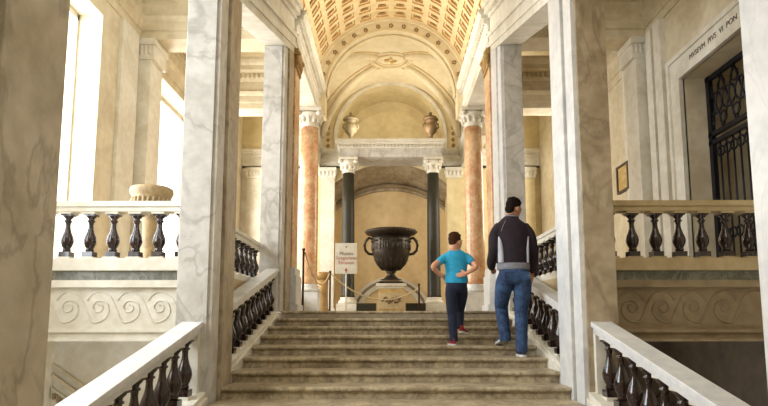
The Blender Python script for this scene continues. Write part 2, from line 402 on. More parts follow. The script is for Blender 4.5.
# walls under the bridges
b = MB(); b.box(-OX, -1.96, 6.9, 7.0, -3.0, -.36)
for k, (o, t) in enumerate(((.24, .03), (.36, .05), (.52, .14), (.86, .06), (1.3, .05))):       # sloping mouldings, one a carved meander
    z0 = -.42 - o
    b.hexa([(-4.14, 6.85, z0 - t), (-1.96, 6.85, z0 - t - 1.46), (-1.96, 6.9, z0 - t - 1.46), (-4.14, 6.9, z0 - t), (-4.14, 6.85, z0), (-1.96, 6.85, z0 - 1.46), (-1.96, 6.9, z0 - 1.46), (-4.14, 6.9, z0)], 1 if k != 2 else 0)
for k in range(34):
    x = -4.1 + k * .055; z = -.42 - .52 - .03 - (x + 4.14) * .67
    b.box(x, x + .03, 6.82, 6.86, z - .09, z - .02, 2); b.box(x, x + .055, 6.83, 6.86, z - .055, z - .035, 2)
struct('wall_lower_left', b, [lime_w, lime, lime_d])
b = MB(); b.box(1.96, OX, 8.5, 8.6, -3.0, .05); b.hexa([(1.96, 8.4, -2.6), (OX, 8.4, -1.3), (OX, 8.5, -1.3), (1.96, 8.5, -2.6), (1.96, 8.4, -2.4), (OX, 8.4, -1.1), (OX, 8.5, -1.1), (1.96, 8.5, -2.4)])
struct('wall_lower_right', b, shade_stone)

# ------------------------------------------------------------------ the staircase
st = thing('stone_staircase', (0, Y0, 0), 'broad flight of worn beige marble steps climbing to the upper hall', 'staircase')
NST = 17
for n in range(NST):
    y = Y0 - TR * n; z = -RI * n
    b = MB()
    yb = y + TR + .06 if n else y + .5
    # nosing with rounded edge, cavetto and riser
    prof = [(y + .012, z), (y + .002, z - .010), (y, z - .022), (y + .004, z - .034), (y + .018, z - .042), (y + .030, z - .048), (y + .036, z - .060), (y + .036, z - RI - .02), (yb, z - RI - .02), (yb, z)]
    w = 1.65 if any(y < q1 and y + TR > q0 for q0, q1 in PY[1:]) or y < 2.61 else SX
    b.sweep([(-w, p[0], p[1]) for p in prof], (-w, 0, 0), (w, 0, 0))
    b.build('step', tread_m, st)
b = MB(); b.slopebox(-SX, SX, Y0 - TR * NST + .2, Y0, nose(Y0 - TR * NST) - .5, nose(Y0 - TR * NST) - .16, -.6, -.16)
struct('floor_stair_base', b, beige)

# ------------------------------------------------------------------ piers
def pier(s, i, label, mats):
    y0, y1 = PY[i]; zb = nose(y0) - .25 if i < 2 else -.02
    zt0 = 3.28 + .327 * (y0 - 5.72); zt1 = 3.28 + .327 * (y1 - 5.72)
    t = thing('marble_pier', (s * (PX0 + PX1) / 2, (y0 + y1) / 2, zb), label, 'pillar')
    d = y1 - y0
    # footprint: inner face with two strips and a groove, outer slab
    b = MB()
    def slab(xa, xb, ya, yb, mi):
        b.slopebox(s * xa, s * xb, ya, yb, zb, 3.28 + .327 * (ya - 5.72), zb, 3.28 + .327 * (yb - 5.72), mi)
    slab(PX0 + .06, PX1, y0, y1, 0)
    b.build('shaft', mats[0], t, bevel=.006)
    b = MB(); slab(PX0 + .02, PX0 + .07, y0 + .02, y0 + d * .36, 0); b.build('front_strip', mats[1], t, bevel=.005)
    b = MB(); slab(PX0, PX0 + .07, y0 + d * .44, y1 + .01, 0); b.build('rear_strip', mats[2], t, bevel=.008)
    return t
PT = ['nearest marble pier at the left edge of the picture', 'tall grey veined marble pier left of the steps, joining two sloping balustrades',
      'farther marble pier at the left end of the top step', 'nearest marble pier at the right edge of the picture',
      'tall brown-stained marble pier right of the steps, beside the man', 'farther marble pier at the right end of the top step, behind the man']
for i in range(3):
    pier(-1, i, PT[i], [marble if i else marble_g, marble, marble_b if i else marble_g])  # left inner faces: shade put into the darker stone colours
    pier(1, i, PT[3 + i], [marble_b if i == 1 else marble, marble_w, marble_w])  # white inner strips, brown stained front: partly window light and shade in the colour

# ------------------------------------------------------------------ sloping lintels along the flight and entablature of the hall
def lz(y): return 3.28 + .327 * (y - 5.72)
for s, nm in ((-1, 'left'), (1, 'right')):
    b = MB()
    for (o0, o1, z0, z1) in ((0, .33, 0, .10), (-.02, .33, .10, .26), (-.05, .33, .26, .34), (0, .33, .34, .60), (-.04, .33, .60, .66), (-.10, .33, .66, .76), (-.14, .33, .76, .86), (0, .33, .86, 1.6)):
        b.slopebox(s * (PX0 + o0), s * (PX0 + o1), 1.9, 9.0, lz(1.9) + z0, lz(1.9) + z1, lz(9.0) + z0, lz(9.0) + z1, 0)
    struct('beam_flight_' + nm, b, lime_w)
    # level entablature from the piers to the rose columns, carrying the vault
    b = MB(); ent_y(b, s * 1.63, -s, 9.0, 12.1, 4.46, .36, .62)
    dentils_y(b, 9.0, 12.1, s * (1.63 - .085), 4.46 + .41, .055, .04 * s, .05, .04)
    b.box(s * 1.82, s * 2.0, 9.0, 12.1, 5.1, 6.4)
    struct('beam_hall_' + nm, b, [lime_w])
    # rose marble pilaster behind each pier
    t = thing('rose_marble_pilaster', (s * 1.78, 9.25, 0), 'narrow rose marble pilaster standing behind the farther %s pier' % nm, 'pilaster')
    b = MB(); b.box(s * 1.63, s * 1.95, 9.05, 9.5, .70, 4.12); b.build('shaft', pink, t, bevel=.01)
    b = MB(); b.box(s * 1.56, s * 1.96, 9.03, 9.58, .12, .60); b.box(s * 1.53, s * 1.96, 9.03, 9.62, .0, .12); b.box(s * 1.58, s * 1.96, 9.03, 9.55, .60, .72); b.build('pedestal', marble_w, t, bevel=.01)
    b = MB(); leaf_cap(b, s * 1.78, 9.29, 4.12, .34, .44, .34)
    for k in range(4): b.ball((s * 1.61, 9.1 + k * .12, 4.28), (.035, .05, .10), 8, 6)
    b.ball((s * 1.60, 9.09, 4.38), .05, 10, 8); b.ball((s * 1.60, 9.5, 4.38), .05, 10, 8)
    b.build('capital', brass, t)
    # big rose column
    t = thing('rose_marble_column', (s * 1.79, 11.9, 0), 'round rose marble column with white capital on the %s side of the hall' % nm, 'column')
    b = MB(); R = .205
    b.lathe([(R * 1.0, .62), (R, .68), (R, 2.2), (R * .94, 3.4), (R * .88, 4.08)], (s * 1.79, 11.9, 0), 32); b.build('shaft', pink, t)
    b = MB(); b.box(s * 1.79 - .25, s * 1.79 + .25, 11.65, 12.15, 0, .46); b.lathe([(.26, .46), (.27, .50), (.26, .54), (.22, .56), (.235, .60), (.21, .63)], (s * 1.79, 11.9, 0), 32); b.build('base', marble_w, t)
    b = MB(); b.lathe([(.185, 4.06), (.20, 4.08), (.19, 4.12), (.20, 4.2), (.26, 4.32), (.28, 4.36)], (s * 1.79, 11.9, 0), 32)
    for k in range(12):
        a = 2 * PI * k / 12; b.ball((s * 1.79 + .225 * math.cos(a), 11.9 + .225 * math.sin(a), 4.22), (.04, .04, .08), 8, 6)
    for dx in (-.22, .22):
        for dy in (-.22, .22): b.ball((s * 1.79 + dx, 11.9 + dy, 4.33), (.06, .06, .05), 10, 6)
    b.box(s * 1.79 - .27, s * 1.79 + .27, 11.63, 12.17, 4.38, 4.455)
    b.build('capital', lime_w, t)

# ------------------------------------------------------------------ coffered barrel vault
VR, VZ, VY0, VY1 = 1.75, 4.97, 8.9, 12.05
b = MB(); NT, NY = 14, 10
def vp(a, y, r): return (-(r) * math.cos(a), y, VZ + r * math.sin(a))
dt = PI / NT; dy = (VY1 - VY0) / NY
for i in range(NT):
    for j in range(NY):
        a0, a1 = i * dt, (i + 1) * dt; y0, y1 = VY0 + j * dy, VY0 + (j + 1) * dy
        lv = [(0, 0, 0), (.16, 0, 0), (.17, .035, 1), (.27, .035, 0), (.28, .075, 1)]
        prev = None
        for (f, dr, mi) in lv:
            A0, A1 = a0 + dt * f, a1 - dt * f; B0, B1 = y0 + dy * f, y1 - dy * f
            q = [vp(A0, B0, VR + dr), vp(A1, B0, VR + dr), vp(A1, B1, VR + dr), vp(A0, B1, VR + dr)]
            if prev:
                for k in range(4):
                    k2 = (k + 1) % 4; b.add([prev[k], prev[k2], q[k2], q[k]], [(0, 1, 2, 3)], mi)
            prev = q
        b.add(prev, [(0, 1, 2, 3)], 1)
        am, ym = (a0 + a1) / 2, (y0 + y1) / 2
        M = Matrix.Rotation(am - PI / 2, 3, 'Y')
        for k in range(6):
            w = 2 * PI * k / 6; off = Vector((.042 * math.cos(w), .042 * math.sin(w), 0)); off = M @ off
            c = Vector(vp(am, ym, VR + .058)) + off; b.ball(c, (.022, .022, .016), 6, 4, mi=2)
        b.ball(vp(am, ym, VR + .045), .022, 6, 4, mi=2)
# outer shell so that the vault has thickness
n = 28
for i in range(n):
    a0, a1 = PI * i / n, PI * (i + 1) / n
    b.add([vp(a0, VY0, VR + .25), vp(a1, VY0, VR + .25), vp(a1, VY1, VR + .25), vp(a0, VY1, VR + .25)], [(0, 1, 2, 3)], 0)
    b.add([vp(a0, VY0, VR), vp(a1, VY0, VR), vp(a1, VY0, VR + .25), vp(a0, VY0, VR + .25)], [(0, 1, 2, 3)], 0)
struct('ceiling_vault', b, [stucco_rib, gold, bronze_f])
# arch at the far end of the vault: mouldings and a band of florets
def arc_ring(b, r0, r1, y0, y1, zc, mi=0, n=40, a_from=0, a_to=PI, xs=1.):
    for i in range(n):
        a0 = a_from + (a_to - a_from) * i / n; a1 = a_from + (a_to - a_from) * (i + 1) / n
        def q(a, r, y): return (-xs * r * math.cos(a), y, zc + r * math.sin(a))
        v = [q(a0, r0, y0), q(a1, r0, y0), q(a1, r0, y1), q(a0, r0, y1), q(a0, r1, y0), q(a1, r1, y0), q(a1, r1, y1), q(a0, r1, y1)]
        b.hexa(v, mi)
b = MB()
arc_ring(b, 1.71, 2.0, 12.06, 12.5, VZ, 0); arc_ring(b, 1.68, 1.75, 12.02, 12.08, VZ, 0); arc_ring(b, 1.49, 1.71, 12.12, 12.5, VZ, 0); arc_ring(b, 1.46, 1.51, 12.09, 12.13, VZ, 0); arc_ring(b, 1.44, 1.47, 12.30, 12.5, VZ, 0)
for k in range(17):
    a = PI * (k + .5) / 17
    for q in range(5):
        w = 2 * PI * q / 5; b.ball((-1.595 * math.cos(a) + .035 * math.cos(w), 12.115, VZ + 1.595 * math.sin(a) + .035 * math.sin(w)), (.022, .015, .022), 6, 4, mi=1)
b.box(-1.71, -1.49, 12.12, 12.5, 4.46, VZ, 0); b.box(1.49, 1.71, 12.12, 12.5, 4.46, VZ, 0)
struct('trim_arch', b, [cream, bronze_f])

# ------------------------------------------------------------------ groin vaulted bay
GA, GB, GS, GH = 1.95, 1.42, 4.62, 1.97
GYC = 13.86
def gz(x, y):
    hx = GH * math.sqrt(max(0, 1 - (x / GA) ** 2)); hy = GH * math.sqrt(max(0, 1 - ((y - GYC) / GB) ** 2))
    return GS + max(hx, hy)
b = MB(); NX, NYY = 64, 48; vs_ = []
for j in range(NYY + 1):
    for i in range(NX + 1):
        x = -GA + 2 * GA * i / NX; y = GYC - GB + 2 * GB * j / NYY; vs_.append((x, y, gz(x, y)))
b.add(vs_, [(j * (NX + 1) + i, j * (NX + 1) + i + 1, (j + 1) * (NX + 1) + i + 1, (j + 1) * (NX + 1) + i) for j in range(NYY) for i in range(NX)], 0, False)
# diagonal bands
for sx in (-1, 1):
    for sy in (-1, 1):
        for off, w, mi in ((0, .10, 1), (-.16, .012, 2), (.16, .012, 2)):
            pts = []
            for k in range(20):
                t = .2 + .78 * k / 19; x = sx * GA * t; y = GYC + sy * GB * t
                nx, ny = -sy * GB, sx * GA; l = math.hypot(nx, ny); x += nx / l * off; y += ny / l * off
                x = max(-GA * .995, min(GA * .995, x)); y = max(GYC - GB * .995, min(GYC + GB * .995, y))
                pts.append((x, y, gz(x, y) - .005))
            b.tube(pts, w if off == 0 else .016, 8, mi)
# medallion
def oval(r, t, z, mi): b.tube([(r * 1.25 * math.cos(2 * PI * k / 40), GYC + r * math.sin(2 * PI * k / 40), z) for k in range(40)], t, 8, mi, closed=True)
oval(.42, .035, GS + GH - .02, 1); oval(.34, .02, GS + GH - .02, 2); oval(.28, .025, GS + GH - .02, 1)
for dx, dyy, r in ((-.1, 0, .07), (.1, .04, .06), (0, -.1, .05), (.03, .1, .05)): b.ball((dx, GYC + dyy, GS + GH - .02), (r, r, .04), 10, 6, mi=2)
struct('ceiling_bay', b, [cream, cream, relief_m])

# ------------------------------------------------------------------ back wall of the hall, with niche
BY = 15.25; AR, AZ = 2.48, 1.45                                      # segmental arch radius and centre height
b = MB()
NW = 1.62
def arcz(x): return AZ + math.sqrt(max(0, AR * AR - x * x))
# wall with arched opening
K = 24
for k in range(K):
    x0 = -NW + 2 * NW * k / K; x1 = -NW + 2 * NW * (k + 1) / K
    b.hexa([(x0, BY, arcz(x0) + .30), (x1, BY, arcz(x1) + .30), (x1, BY + .3, arcz(x1) + .30), (x0, BY + .3, arcz(x0) + .30), (x0, BY, 4.6), (x1, BY, 4.6), (x1, BY + .3, 4.6), (x0, BY + .3, 4.6)], 0)
b.box(-OX - .5, -2.3, BY, BY + .3, 0, 4.3, 1); b.box(-OX - .5, -2.3, BY, BY + .3, 4.3, 7); b.box(-2.3, -NW, BY, BY + .3, 0, 7); b.box(NW, OX + .5, BY, BY + .3, 0, 7)  # left end whiter below: window light put into the wall colour
LR, LZ = 1.50, 5.02
for k in range(40):
    a0, a1 = PI * k / 40, PI * (k + 1) / 40
    def w(a, y, top): return (-LR * math.cos(a), y, 7 if top else LZ + LR * math.sin(a))
    b.hexa([w(a0, BY, 0), w(a1, BY, 0), w(a1, BY + .3, 0), w(a0, BY + .3, 0), w(a0, BY, 1), w(a1, BY, 1), w(a1, BY + .3, 1), w(a0, BY + .3, 1)], 0)
b.box(-NW, -LR, BY, BY + .3, 4.6, 7); b.box(LR, NW, BY, BY + .3, 4.6, 7)
struct('wall_back', b, [ochre_l, lime_w])
# shallow vaulted recess behind the arched opening above the portal
b = MB(); arc_ring(b, LR, LR + .15, BY + .3, BY + 1.2, LZ, 0, 40); b.box(-LR - .15, -LR, BY + .3, BY + 1.2, 4.5, LZ); b.box(LR, LR + .15, BY + .3, BY + 1.2, 4.5, LZ)
b.box(-LR, LR, BY + .1, BY + 1.2, 4.45, 4.6)
b.box(-LR - .15, LR + .15, BY + 1.2, BY + 1.3, 4.4, 6.8)
arc_ring(b, 1.20, 1.25, BY + 1.16, BY + 1.2, LZ, 0, 40); b.box(-1.25, -1.2, BY + 1.16, BY + 1.2, 4.6, LZ); b.box(1.2, 1.25, BY + 1.16, BY + 1.2, 4.6, LZ)
struct('wall_recess', b, ochre_l)
# ribbed soffit of the deep arch
b = MB()
for k in range(48):
    x0 = -NW + 2 * NW * k / 48; x1 = -NW + 2 * NW * (k + 1) / 48; r = .30 if k % 2 else .288
    b.hexa([(x0, BY + .02, arcz(x0) + r), (x1, BY + .02, arcz(x1) + r), (x1, BY + 1.2, arcz(x1) + r - .32), (x0, BY + 1.2, arcz(x0) + r - .32),
            (x0, BY + .02, arcz(x0) + .45), (x1, BY + .02, arcz(x1) + .45), (x1, BY + 1.2, arcz(x1) + .45), (x0, BY + 1.2, arcz(x0) + .45)], 0)
for k in range(30):
    x0 = -NW + 2 * NW * k / 30; x1 = -NW + 2 * NW * (k + 1) / 30
    for (dz0, dz1, yy, mi) in ((-.13, -.03, BY + 1.02, 1), (-.20, -.13, BY + 1.10, 0)):
        b.hexa([(x0, yy, arcz(x0) + dz0), (x1, yy, arcz(x1) + dz0), (x1, BY + 1.25, arcz(x1) + dz0), (x0, BY + 1.25, arcz(x0) + dz0), (x0, yy, arcz(x0) + dz1), (x1, yy, arcz(x1) + dz1), (x1, BY + 1.25, arcz(x1) + dz1), (x0, BY + 1.25, arcz(x0) + dz1)], mi)
struct('trim_niche_arch', b, [marble_b, lime_d])
b = MB(); b.box(-NW - .05, NW + .05, BY + 1.2, BY + 1.3, 0, 4.2); b.box(-NW - .1, -NW, BY + .3, BY + 1.3, 0, 4.2); b.box(NW, NW + .1, BY + .3, BY + 1.3, 0, 4.2)
struct('wall_niche', b, niche_m)
# low arch moulding in the niche with dark blocks painting in the shadowed openings under it
b = MB()
yy = BY + 1.1
arc_ring(b, 1.12, 1.20, yy, yy + .1, -.05, 0, 30); arc_ring(b, 1.04, 1.12, yy + .04, yy + .1, -.05, 1, 30); arc_ring(b, .92, 1.04, yy + .02, yy + .1, -.05, 0, 30)
struct('trim_low_arch', b, [lime_w, lime_d])
for k, s in enumerate((-1, 1)):
    o = MB().box(s * .37, s * .86, 13.9, 14.3, .001, .30).build('opening_block', dark_col)
    tag(o, 'low black block standing in for the dark opening just %s of the vase pedestal' % ('left' if s < 0 else 'right'), 'block')
# lunette arches, entablature and pilasters on the back wall
b = MB()
ent_x(b, -OX, -1.25, BY, 4.10, .05, -1, .50); ent_x(b, 1.25, OX, BY, 4.10, .05, -1, .50)
b.box(-1.3, 1.3, BY - .04, BY + .02, 4.5, 4.62)
arc_ring(b, 1.50, 1.58, BY - .05, BY, 5.02, 0); b.box(-1.58, -1.50, BY - .05, BY, 4.62, 5.02); b.box(1.50, 1.58, BY - .05, BY, 4.62, 5.02)
for s in (-1, 1):
    b.box(s * 1.90, s * 1.95, BY - .05, BY, 4.62, 5.6)
    for k in range(6): b.ball((s * 1.75, BY - .01, 4.75 + k * .17), (.05, .03, .06), 8, 6, mi=1)
struct('trim_back', b, [lime_w, bronze_f])
for s in (-1, 1):
    for x, lab in ((1.74, 'white pilaster with carved capital on the back wall just beyond the %s rose column'), (3.78, 'outermost white pilaster on the back wall, far %s')):
        t = thing('wall_pilaster', (s * x, BY - .06, 0), lab % ('left' if s < 0 else 'right'), 'pilaster')
        b = MB(); b.box(s * x - .19, s * x + .19, BY - .12, BY, .2, 3.78); b.build('shaft', lime_w if s < 0 else ochre_l, t)
        b = MB(); b.box(s * x - .23, s * x + .23, BY - .15, BY, 0, .2); b.build('base', lime_w, t)
        b = MB(); leaf_cap(b, s * x, BY - .08, 3.78, .42, .16, .31); b.build('capital', lime_w, t)
# walls enclosing the bay sides (above the side entablatures) kept open below
for s, nm in ((-1, 'left'), (1, 'right')):
    b = MB(); ent_y(b, s * 1.96, -s, 12.5, BY, 4.10, .3, .50); b.box(s * 1.96, s * 2.2, 12.15, BY, 4.6, 6.1)
    struct('beam_bay_' + nm, b, [lime_w])

# ------------------------------------------------------------------ portal: two dark columns and an entablature
for s, nm in ((-1, 'left'), (1, 'right')):
    cx = s * 1.12
    t = thing('dark_granite_column', (cx, 14.5, 0), 'slim dark column with white capital, %s of the bronze vase' % nm, 'column')
    b = MB(); b.lathe([(.185, .47), (.19, .50), (.175, .53), (.172, 1.6), (.165, 2.8), (.15, 3.74)], (cx, 14.5, 0), 28); b.build('shaft', dark_col, t)
    b = MB(); b.box(cx - .27, cx + .27, 14.23, 14.77, 0, .30); b.lathe([(.23, .30), (.25, .34), (.23, .38), (.19, .40), (.20, .44), (.18, .475)], (cx, 14.5, 0), 28); b.build('base', lime_w, t)
    b = MB(); b.lathe([(.15, 3.74), (.17, 3.76), (.16, 3.80), (.17, 3.9), (.22, 4.0), (.25, 4.06)], (cx, 14.5, 0), 24)
    for k in range(10):
        a = 2 * PI * k / 10; b.ball((cx + .185 * math.cos(a), 14.5 + .185 * math.sin(a), 3.89), (.035, .035, .07), 8, 6)
    for dx in (-.2, .2):
        for d2 in (-.2, .2): b.ball((cx + dx, 14.5 + d2, 4.02), (.06, .06, .05), 10, 6)
    b.box(cx - .25, cx + .25, 14.25, 14.75, 4.07, 4.135); b.build('capital', lime_w, t)
t = thing('portal_entablature', (0, 14.5, 4.14), 'white stone entablature with dentils resting on the two dark columns', 'entablature')
b = MB(); b.box(-1.34, 1.34, 14.3, BY - .08, 4.14, 4.38); b.box(-1.32, 1.32, 14.28, 14.32, 4.24, 4.38); b.build('architrave', marble, t)
b = MB(); b.box(-1.42, 1.42, 14.2, BY - .08, 4.46, 4.52); b.box(-1.46, 1.46, 14.15, BY - .08, 4.52, 4.60); b.box(-1.38, 1.38, 14.26, BY - .08, 4.38, 4.46); b.build('cornice', lime_w, t, bevel=.01)
b = MB(); dentils_x(b, -1.4, 1.4, 14.21, 4.40, .055, .06, .05, .04); b.build('dentil_row', lime_w, t)
for s, nm, m, adj in ((-1, 'left', terr_w, 'pale'), (1, 'right', terr, 'brown')):
    t = thing('lidded_urn', (s * 1.07, 14.5, 4.601), '%s lidded urn on the %s end of the portal entablature' % (adj, nm), 'urn')
    c = (s * 1.07, 14.5, 4.601)
    b = MB(); b.lathe([(.11, 0), (.11, .06), (.06, .10), (.05, .17), (.09, .22), (.155, .29), (.175, .38), (.16, .46), (.12, .50), (.12, .55), (.18, .60)], c, 24); b.build('bowl', m, t)
    b = MB(); b.lathe([(.205, .60), (.21, .63), (.16, .69), (.07, .73), (.035, .75), (.05, .79), (.01, .84)], c, 24); b.build('lid', m, t)
    for q in (-1, 1): MB().tube([(c[0] + q * .14, 14.5, 5.13), (c[0] + q * .20, 14.5, 5.09), (c[0] + q * .21, 14.5, 5.01), (c[0] + q * .16, 14.5, 4.96)], .022, 8).build('handle', m, t)

# ------------------------------------------------------------------ bronze vase on its pedestal
vx, vy = .0, 13.5
t = thing('stone_pedestal', (vx, vy, 0), 'low gilded stone pedestal with relief panel under the bronze vase', 'pedestal')
b = MB(); b.box(vx - .30, vx + .30, vy - .3, vy + .3, 0.0, .63); b.build('body', relief_m, t, bevel=.008)
b = MB(); b.box(vx - .36, vx + .36, vy - .35, vy + .35, .67, .74); b.box(vx - .32, vx + .32, vy - .32, vy + .32, .62, .68); b.build('top_slab', lime_w, t, bevel=.01)
b = MB(); b.box(vx - .29, vx + .29, vy - .315, vy - .3, .14, .52); b.build('relief_frame', beige, t)
b = MB()
b.tube([(vx - .22, vy - .32, .34), (vx - .12, vy - .325, .42), (vx, vy - .325, .30), (vx + .12, vy - .325, .42), (vx + .22, vy - .32, .32)], .02, 8)
for k in range(9): b.ball((vx - .20 + k * .05, vy - .32, .34 + .06 * math.sin(k * 1.7)), (.03, .02, .03), 8, 6)
b.build('relief', terr, t)
t = thing('bronze_vase', (vx, vy, .741), 'huge dark bronze vase with two ring handles and relief figures', 'vase')
VK = [(.27, 0), (.27, .07), (.20, .09), (.12, .15), (.085, .22), (.13, .25), (.10, .29), (.13, .32)]
VB = [(.13, .32), (.22, .36), (.32, .45), (.40, .58), (.45, .74), (.47, .90), (.46, 1.04), (.45, 1.16)]
VL = [(.45, 1.14), (.50, 1.18), (.60, 1.215), (.63, 1.25), (.62, 1.30), (.58, 1.31), (.50, 1.26), (.42, 1.10)]
b = MB(); b.box(vx - .28, vx + .28, vy - .28, vy + .28, .741, .79); b.lathe([(r, z + .04) for r, z in VK[1:]], (vx, vy, .741), 32); b.build('foot', bronze, t)
b = MB(); b.lathe(VB, (vx, vy, .741), 48)
random.seed(3)
for k in range(34):                                                   # relief figures around the bowl
    a = 2 * PI * k / 34 + random.uniform(-.07, .07); r = .462
    h = .10 + .03 * random.random()
    b.ball((vx + r * math.cos(a), vy + r * math.sin(a), .741 + .90), (.024, .024, h * .8), 8, 6)
    b.ball((vx + (r + .005) * math.cos(a), vy + (r + .005) * math.sin(a), .741 + .90 + h + .02), .028, 8, 6)
    a2 = a + .12; b.tube([(vx + r * math.cos(a), vy + r * math.sin(a), .741 + .95), (vx + r * math.cos(a2), vy + r * math.sin(a2), .741 + .9 + .06 * random.random())], .015, 6)
for k in range(20):
    a = 2 * PI * k / 20; b.tube([(vx + .22 * math.cos(a), vy + .22 * math.sin(a), .741 + .345), (vx + .335 * math.cos(a), vy + .335 * math.sin(a), .741 + .47), (vx + .41 * math.cos(a), vy + .41 * math.sin(a), .741 + .60)], .012, 6)
b.build('bowl', bronze, t)
b = MB(); b.lathe(VL, (vx, vy, .741), 48)
for k in range(44):
    a = 2 * PI * k / 44; b.ball((vx + .62 * math.cos(a), vy + .62 * math.sin(a), .741 + 1.265), .022, 6, 5)
b.build('rim', bronze, t)
for s in (-1, 1):
    b = MB(); b.tube([(vx + s * .44, vy, .741 + 1.10), (vx + s * .54, vy, .741 + 1.13), (vx + s * .62, vy, .741 + 1.05), (vx + s * .645, vy, .741 + .94), (vx + s * .62, vy, .741 + .82), (vx + s * .54, vy, .741 + .74), (vx + s * .42, vy, .741 + .72)], [.03, .035, .038, .035, .035, .035, .03], 10)
    b.build('handle', bronze, t)

# ------------------------------------------------------------------ balustrades
BH = .45
BP = [(.048, 0), (.048, .05), (.036, .055), (.045, .075), (.036, .09), (.042, .10), (.060, .14), (.066, .175), (.060, .21), (.040, .26), (.029, .30), (.025, .34), (.028, .37), (.040, .375), (.040, .388), (.028, .395), (.032, .41), (.052, .43), (.058, .45)]
def baluster_mesh():
    b = MB(); b.lathe(BP[2:], (0, 0, 0), 20); b.box(-.055, .055, -.055, .055, 0, .055); b.box(-.055, .055, -.055, .055, .438, .455)
    return b
bm0 = baluster_mesh().build('baluster', bal_m); bal_mesh = bm0.data; bpy.data.objects.remove(bm0)
def put_baluster(parent, x, y, z, h):
    o = bpy.data.objects.new('baluster', bal_mesh); C.objects.link(o); o.parent = parent
    o.location = Vector((x, y, z)) - parent.location; o.scale = (1, 1, h / .455)
def slope_balustrade(s, y0, y1, label):
    xi, xo = (1.695, 1.885) if y0 > 5 else (1.745, 1.935); xc = s * (xi + xo) / 2
    t = thing('sloping_balustrade', (xc, (y0 + y1) / 2, railtop(y0) - .9), label, 'balustrade')
    a, c = s * xi, s * xo
    b = MB(); zt0, zt1 = railtop(y0), railtop(y1)
    b.slopebox(a, c, y0, y1, zt0 - .045, zt0, zt1 - .045, zt1); b.slopebox(a + s * .02, c - s * .02, y0, y1, zt0 - .10, zt0 - .04, zt1 - .10, zt1 - .04)
    b.build('handrail', marble_w, t, bevel=.004)
    pt = -.62                                                          # plinth top under the rail top
    b = MB(); b.slopebox(s * 1.68, s * 1.95, y0, y1, zt0 + pt - .45, zt0 + pt - .05, zt1 + pt - .45, zt1 + pt - .05)
    b.slopebox(s * 1.70, s * 1.945, y0, y1, zt0 + pt - .10, zt0 + pt, zt1 + pt - .10, zt1 + pt)
    b.build('stringer', lime_w, t, bevel=.004)
    n = max(2, int((y1 - y0 - .25) / .235)); 
    for k in range(n + 1):
        y = y0 + .16 + (y1 - y0 - .32) * k / n
        zb = railtop(y) + pt; hb = .06
        zlow = railtop(y + .06) + pt + .004; zhi = railtop(y - .06) - .10 - .004
        MB().box(xc - .06, xc + .06, y - .06, y + .06, zb - .05, zlow).build('base_block', lime_w, t); MB().box(xc - .06, xc + .06, y - .06, y + .06, zhi, zhi + .05).build('cap_block', lime_w, t)
        put_baluster(t, xc, y, zlow, zhi - zlow)
    # end posts against the piers
    for ya, yb in ((y0, y0 + .05), (y1 - .05, y1)):
        MB().slopebox(xc - .075, xc + .075, ya, yb, railtop(ya) + pt, railtop(ya) - .09, railtop(yb) + pt, railtop(yb) - .09).build('end_post', lime_w, t)
    return t
slope_balustrade(-1, 2.61, 5.08, 'white marble sloping handrail with dark balusters in the lower left corner')
slope_balustrade(1, 2.61, 5.08, 'white marble sloping handrail with dark balusters in the lower right corner')
slope_balustrade(-1, 5.72, 8.30, 'sloping balustrade up the left side of the steps, between two piers')
slope_balustrade(1, 5.72, 8.30, 'sloping balustrade up the right side of the steps, beside the man')
def level_balustrade(s, x0, x1, y, along, label, zt, m, xs=None):
    t = thing('level_balustrade', ((x0 + x1) / 2 * s, y if along == 'x' else (y[0] + y[1]) / 2, GZ), label, 'balustrade')
    R_ = MB(); P_ = MB()
    if along == 'x':
        R_.box(s * x0, s * x1, y - .10, y + .10, zt - .06, zt); R_.box(s * x0, s * x1, y - .08, y + .08, zt - .11, zt - .06)
        P_.box(s * x0, s * x1, y - .10, y + .10, GZ, GZ + .13); 
        for x in xs:
            put_baluster(t, s * x, y, GZ + .15, zt - .13 - GZ - .15); MB().box(s * x - .075, s * x + .075, y - .075, y + .075, GZ + .13, GZ + .15).build('base_block', m, t); MB().box(s * x - .07, s * x + .07, y - .07, y + .07, zt - .13, zt - .11).build('cap_block', m, t)
    else:
        y0, y1 = y; xc = s * (x0 + x1) / 2
        R_.box(s * x0, s * x1, y0, y1, zt - .05, zt); R_.box(s * (x0 + .015), s * (x1 - .015), y0, y1, zt - .10, zt - .05)
        P_.box(s * x0, s * x1, y0, y1, GZ, GZ + .07)
        n = int((y1 - y0) / .24)
        for k in range(n):
            yy = y0 + (k + .5) * (y1 - y0) / n; put_baluster(t, xc, yy, GZ + .09, zt - .12 - GZ - .09)
            MB().box(xc - .065, xc + .065, yy - .07, yy + .07, GZ + .07, GZ + .09).build('base_block', m, t); MB().box(xc - .065, xc + .065, yy - .07, yy + .07, zt - .12, zt - .10).build('cap_block', m, t)
    R_.build('handrail', m, t, bevel=.005); P_.build('plinth', m, t, bevel=.005)
    return t
level_balustrade(-1, 1.96, OX - .01, 5.90, 'x', 'level stone balustrade with dark balusters in front of the bright left windows', 1.11, lime_w, [2.27 + .2465 * k for k in range(8)])
level_balustrade(1, 1.96, OX - .01, 5.90, 'x', 'level beige balustrade with dark balusters in front of the right-hand doorway', 1.11, beige, [2.27 + .2465 * k for k in range(8)])
level_balustrade(-1, 1.965, 2.10, (6.02, 8.28), 'y', 'level gallery railing seen above the left sloping balustrade', 1.0, lime_w)
level_balustrade(1, 1.965, 2.10, (6.02, 8.28), 'y', 'level gallery railing seen above the right sloping balustrade, past the man', 1.0, lime_w)

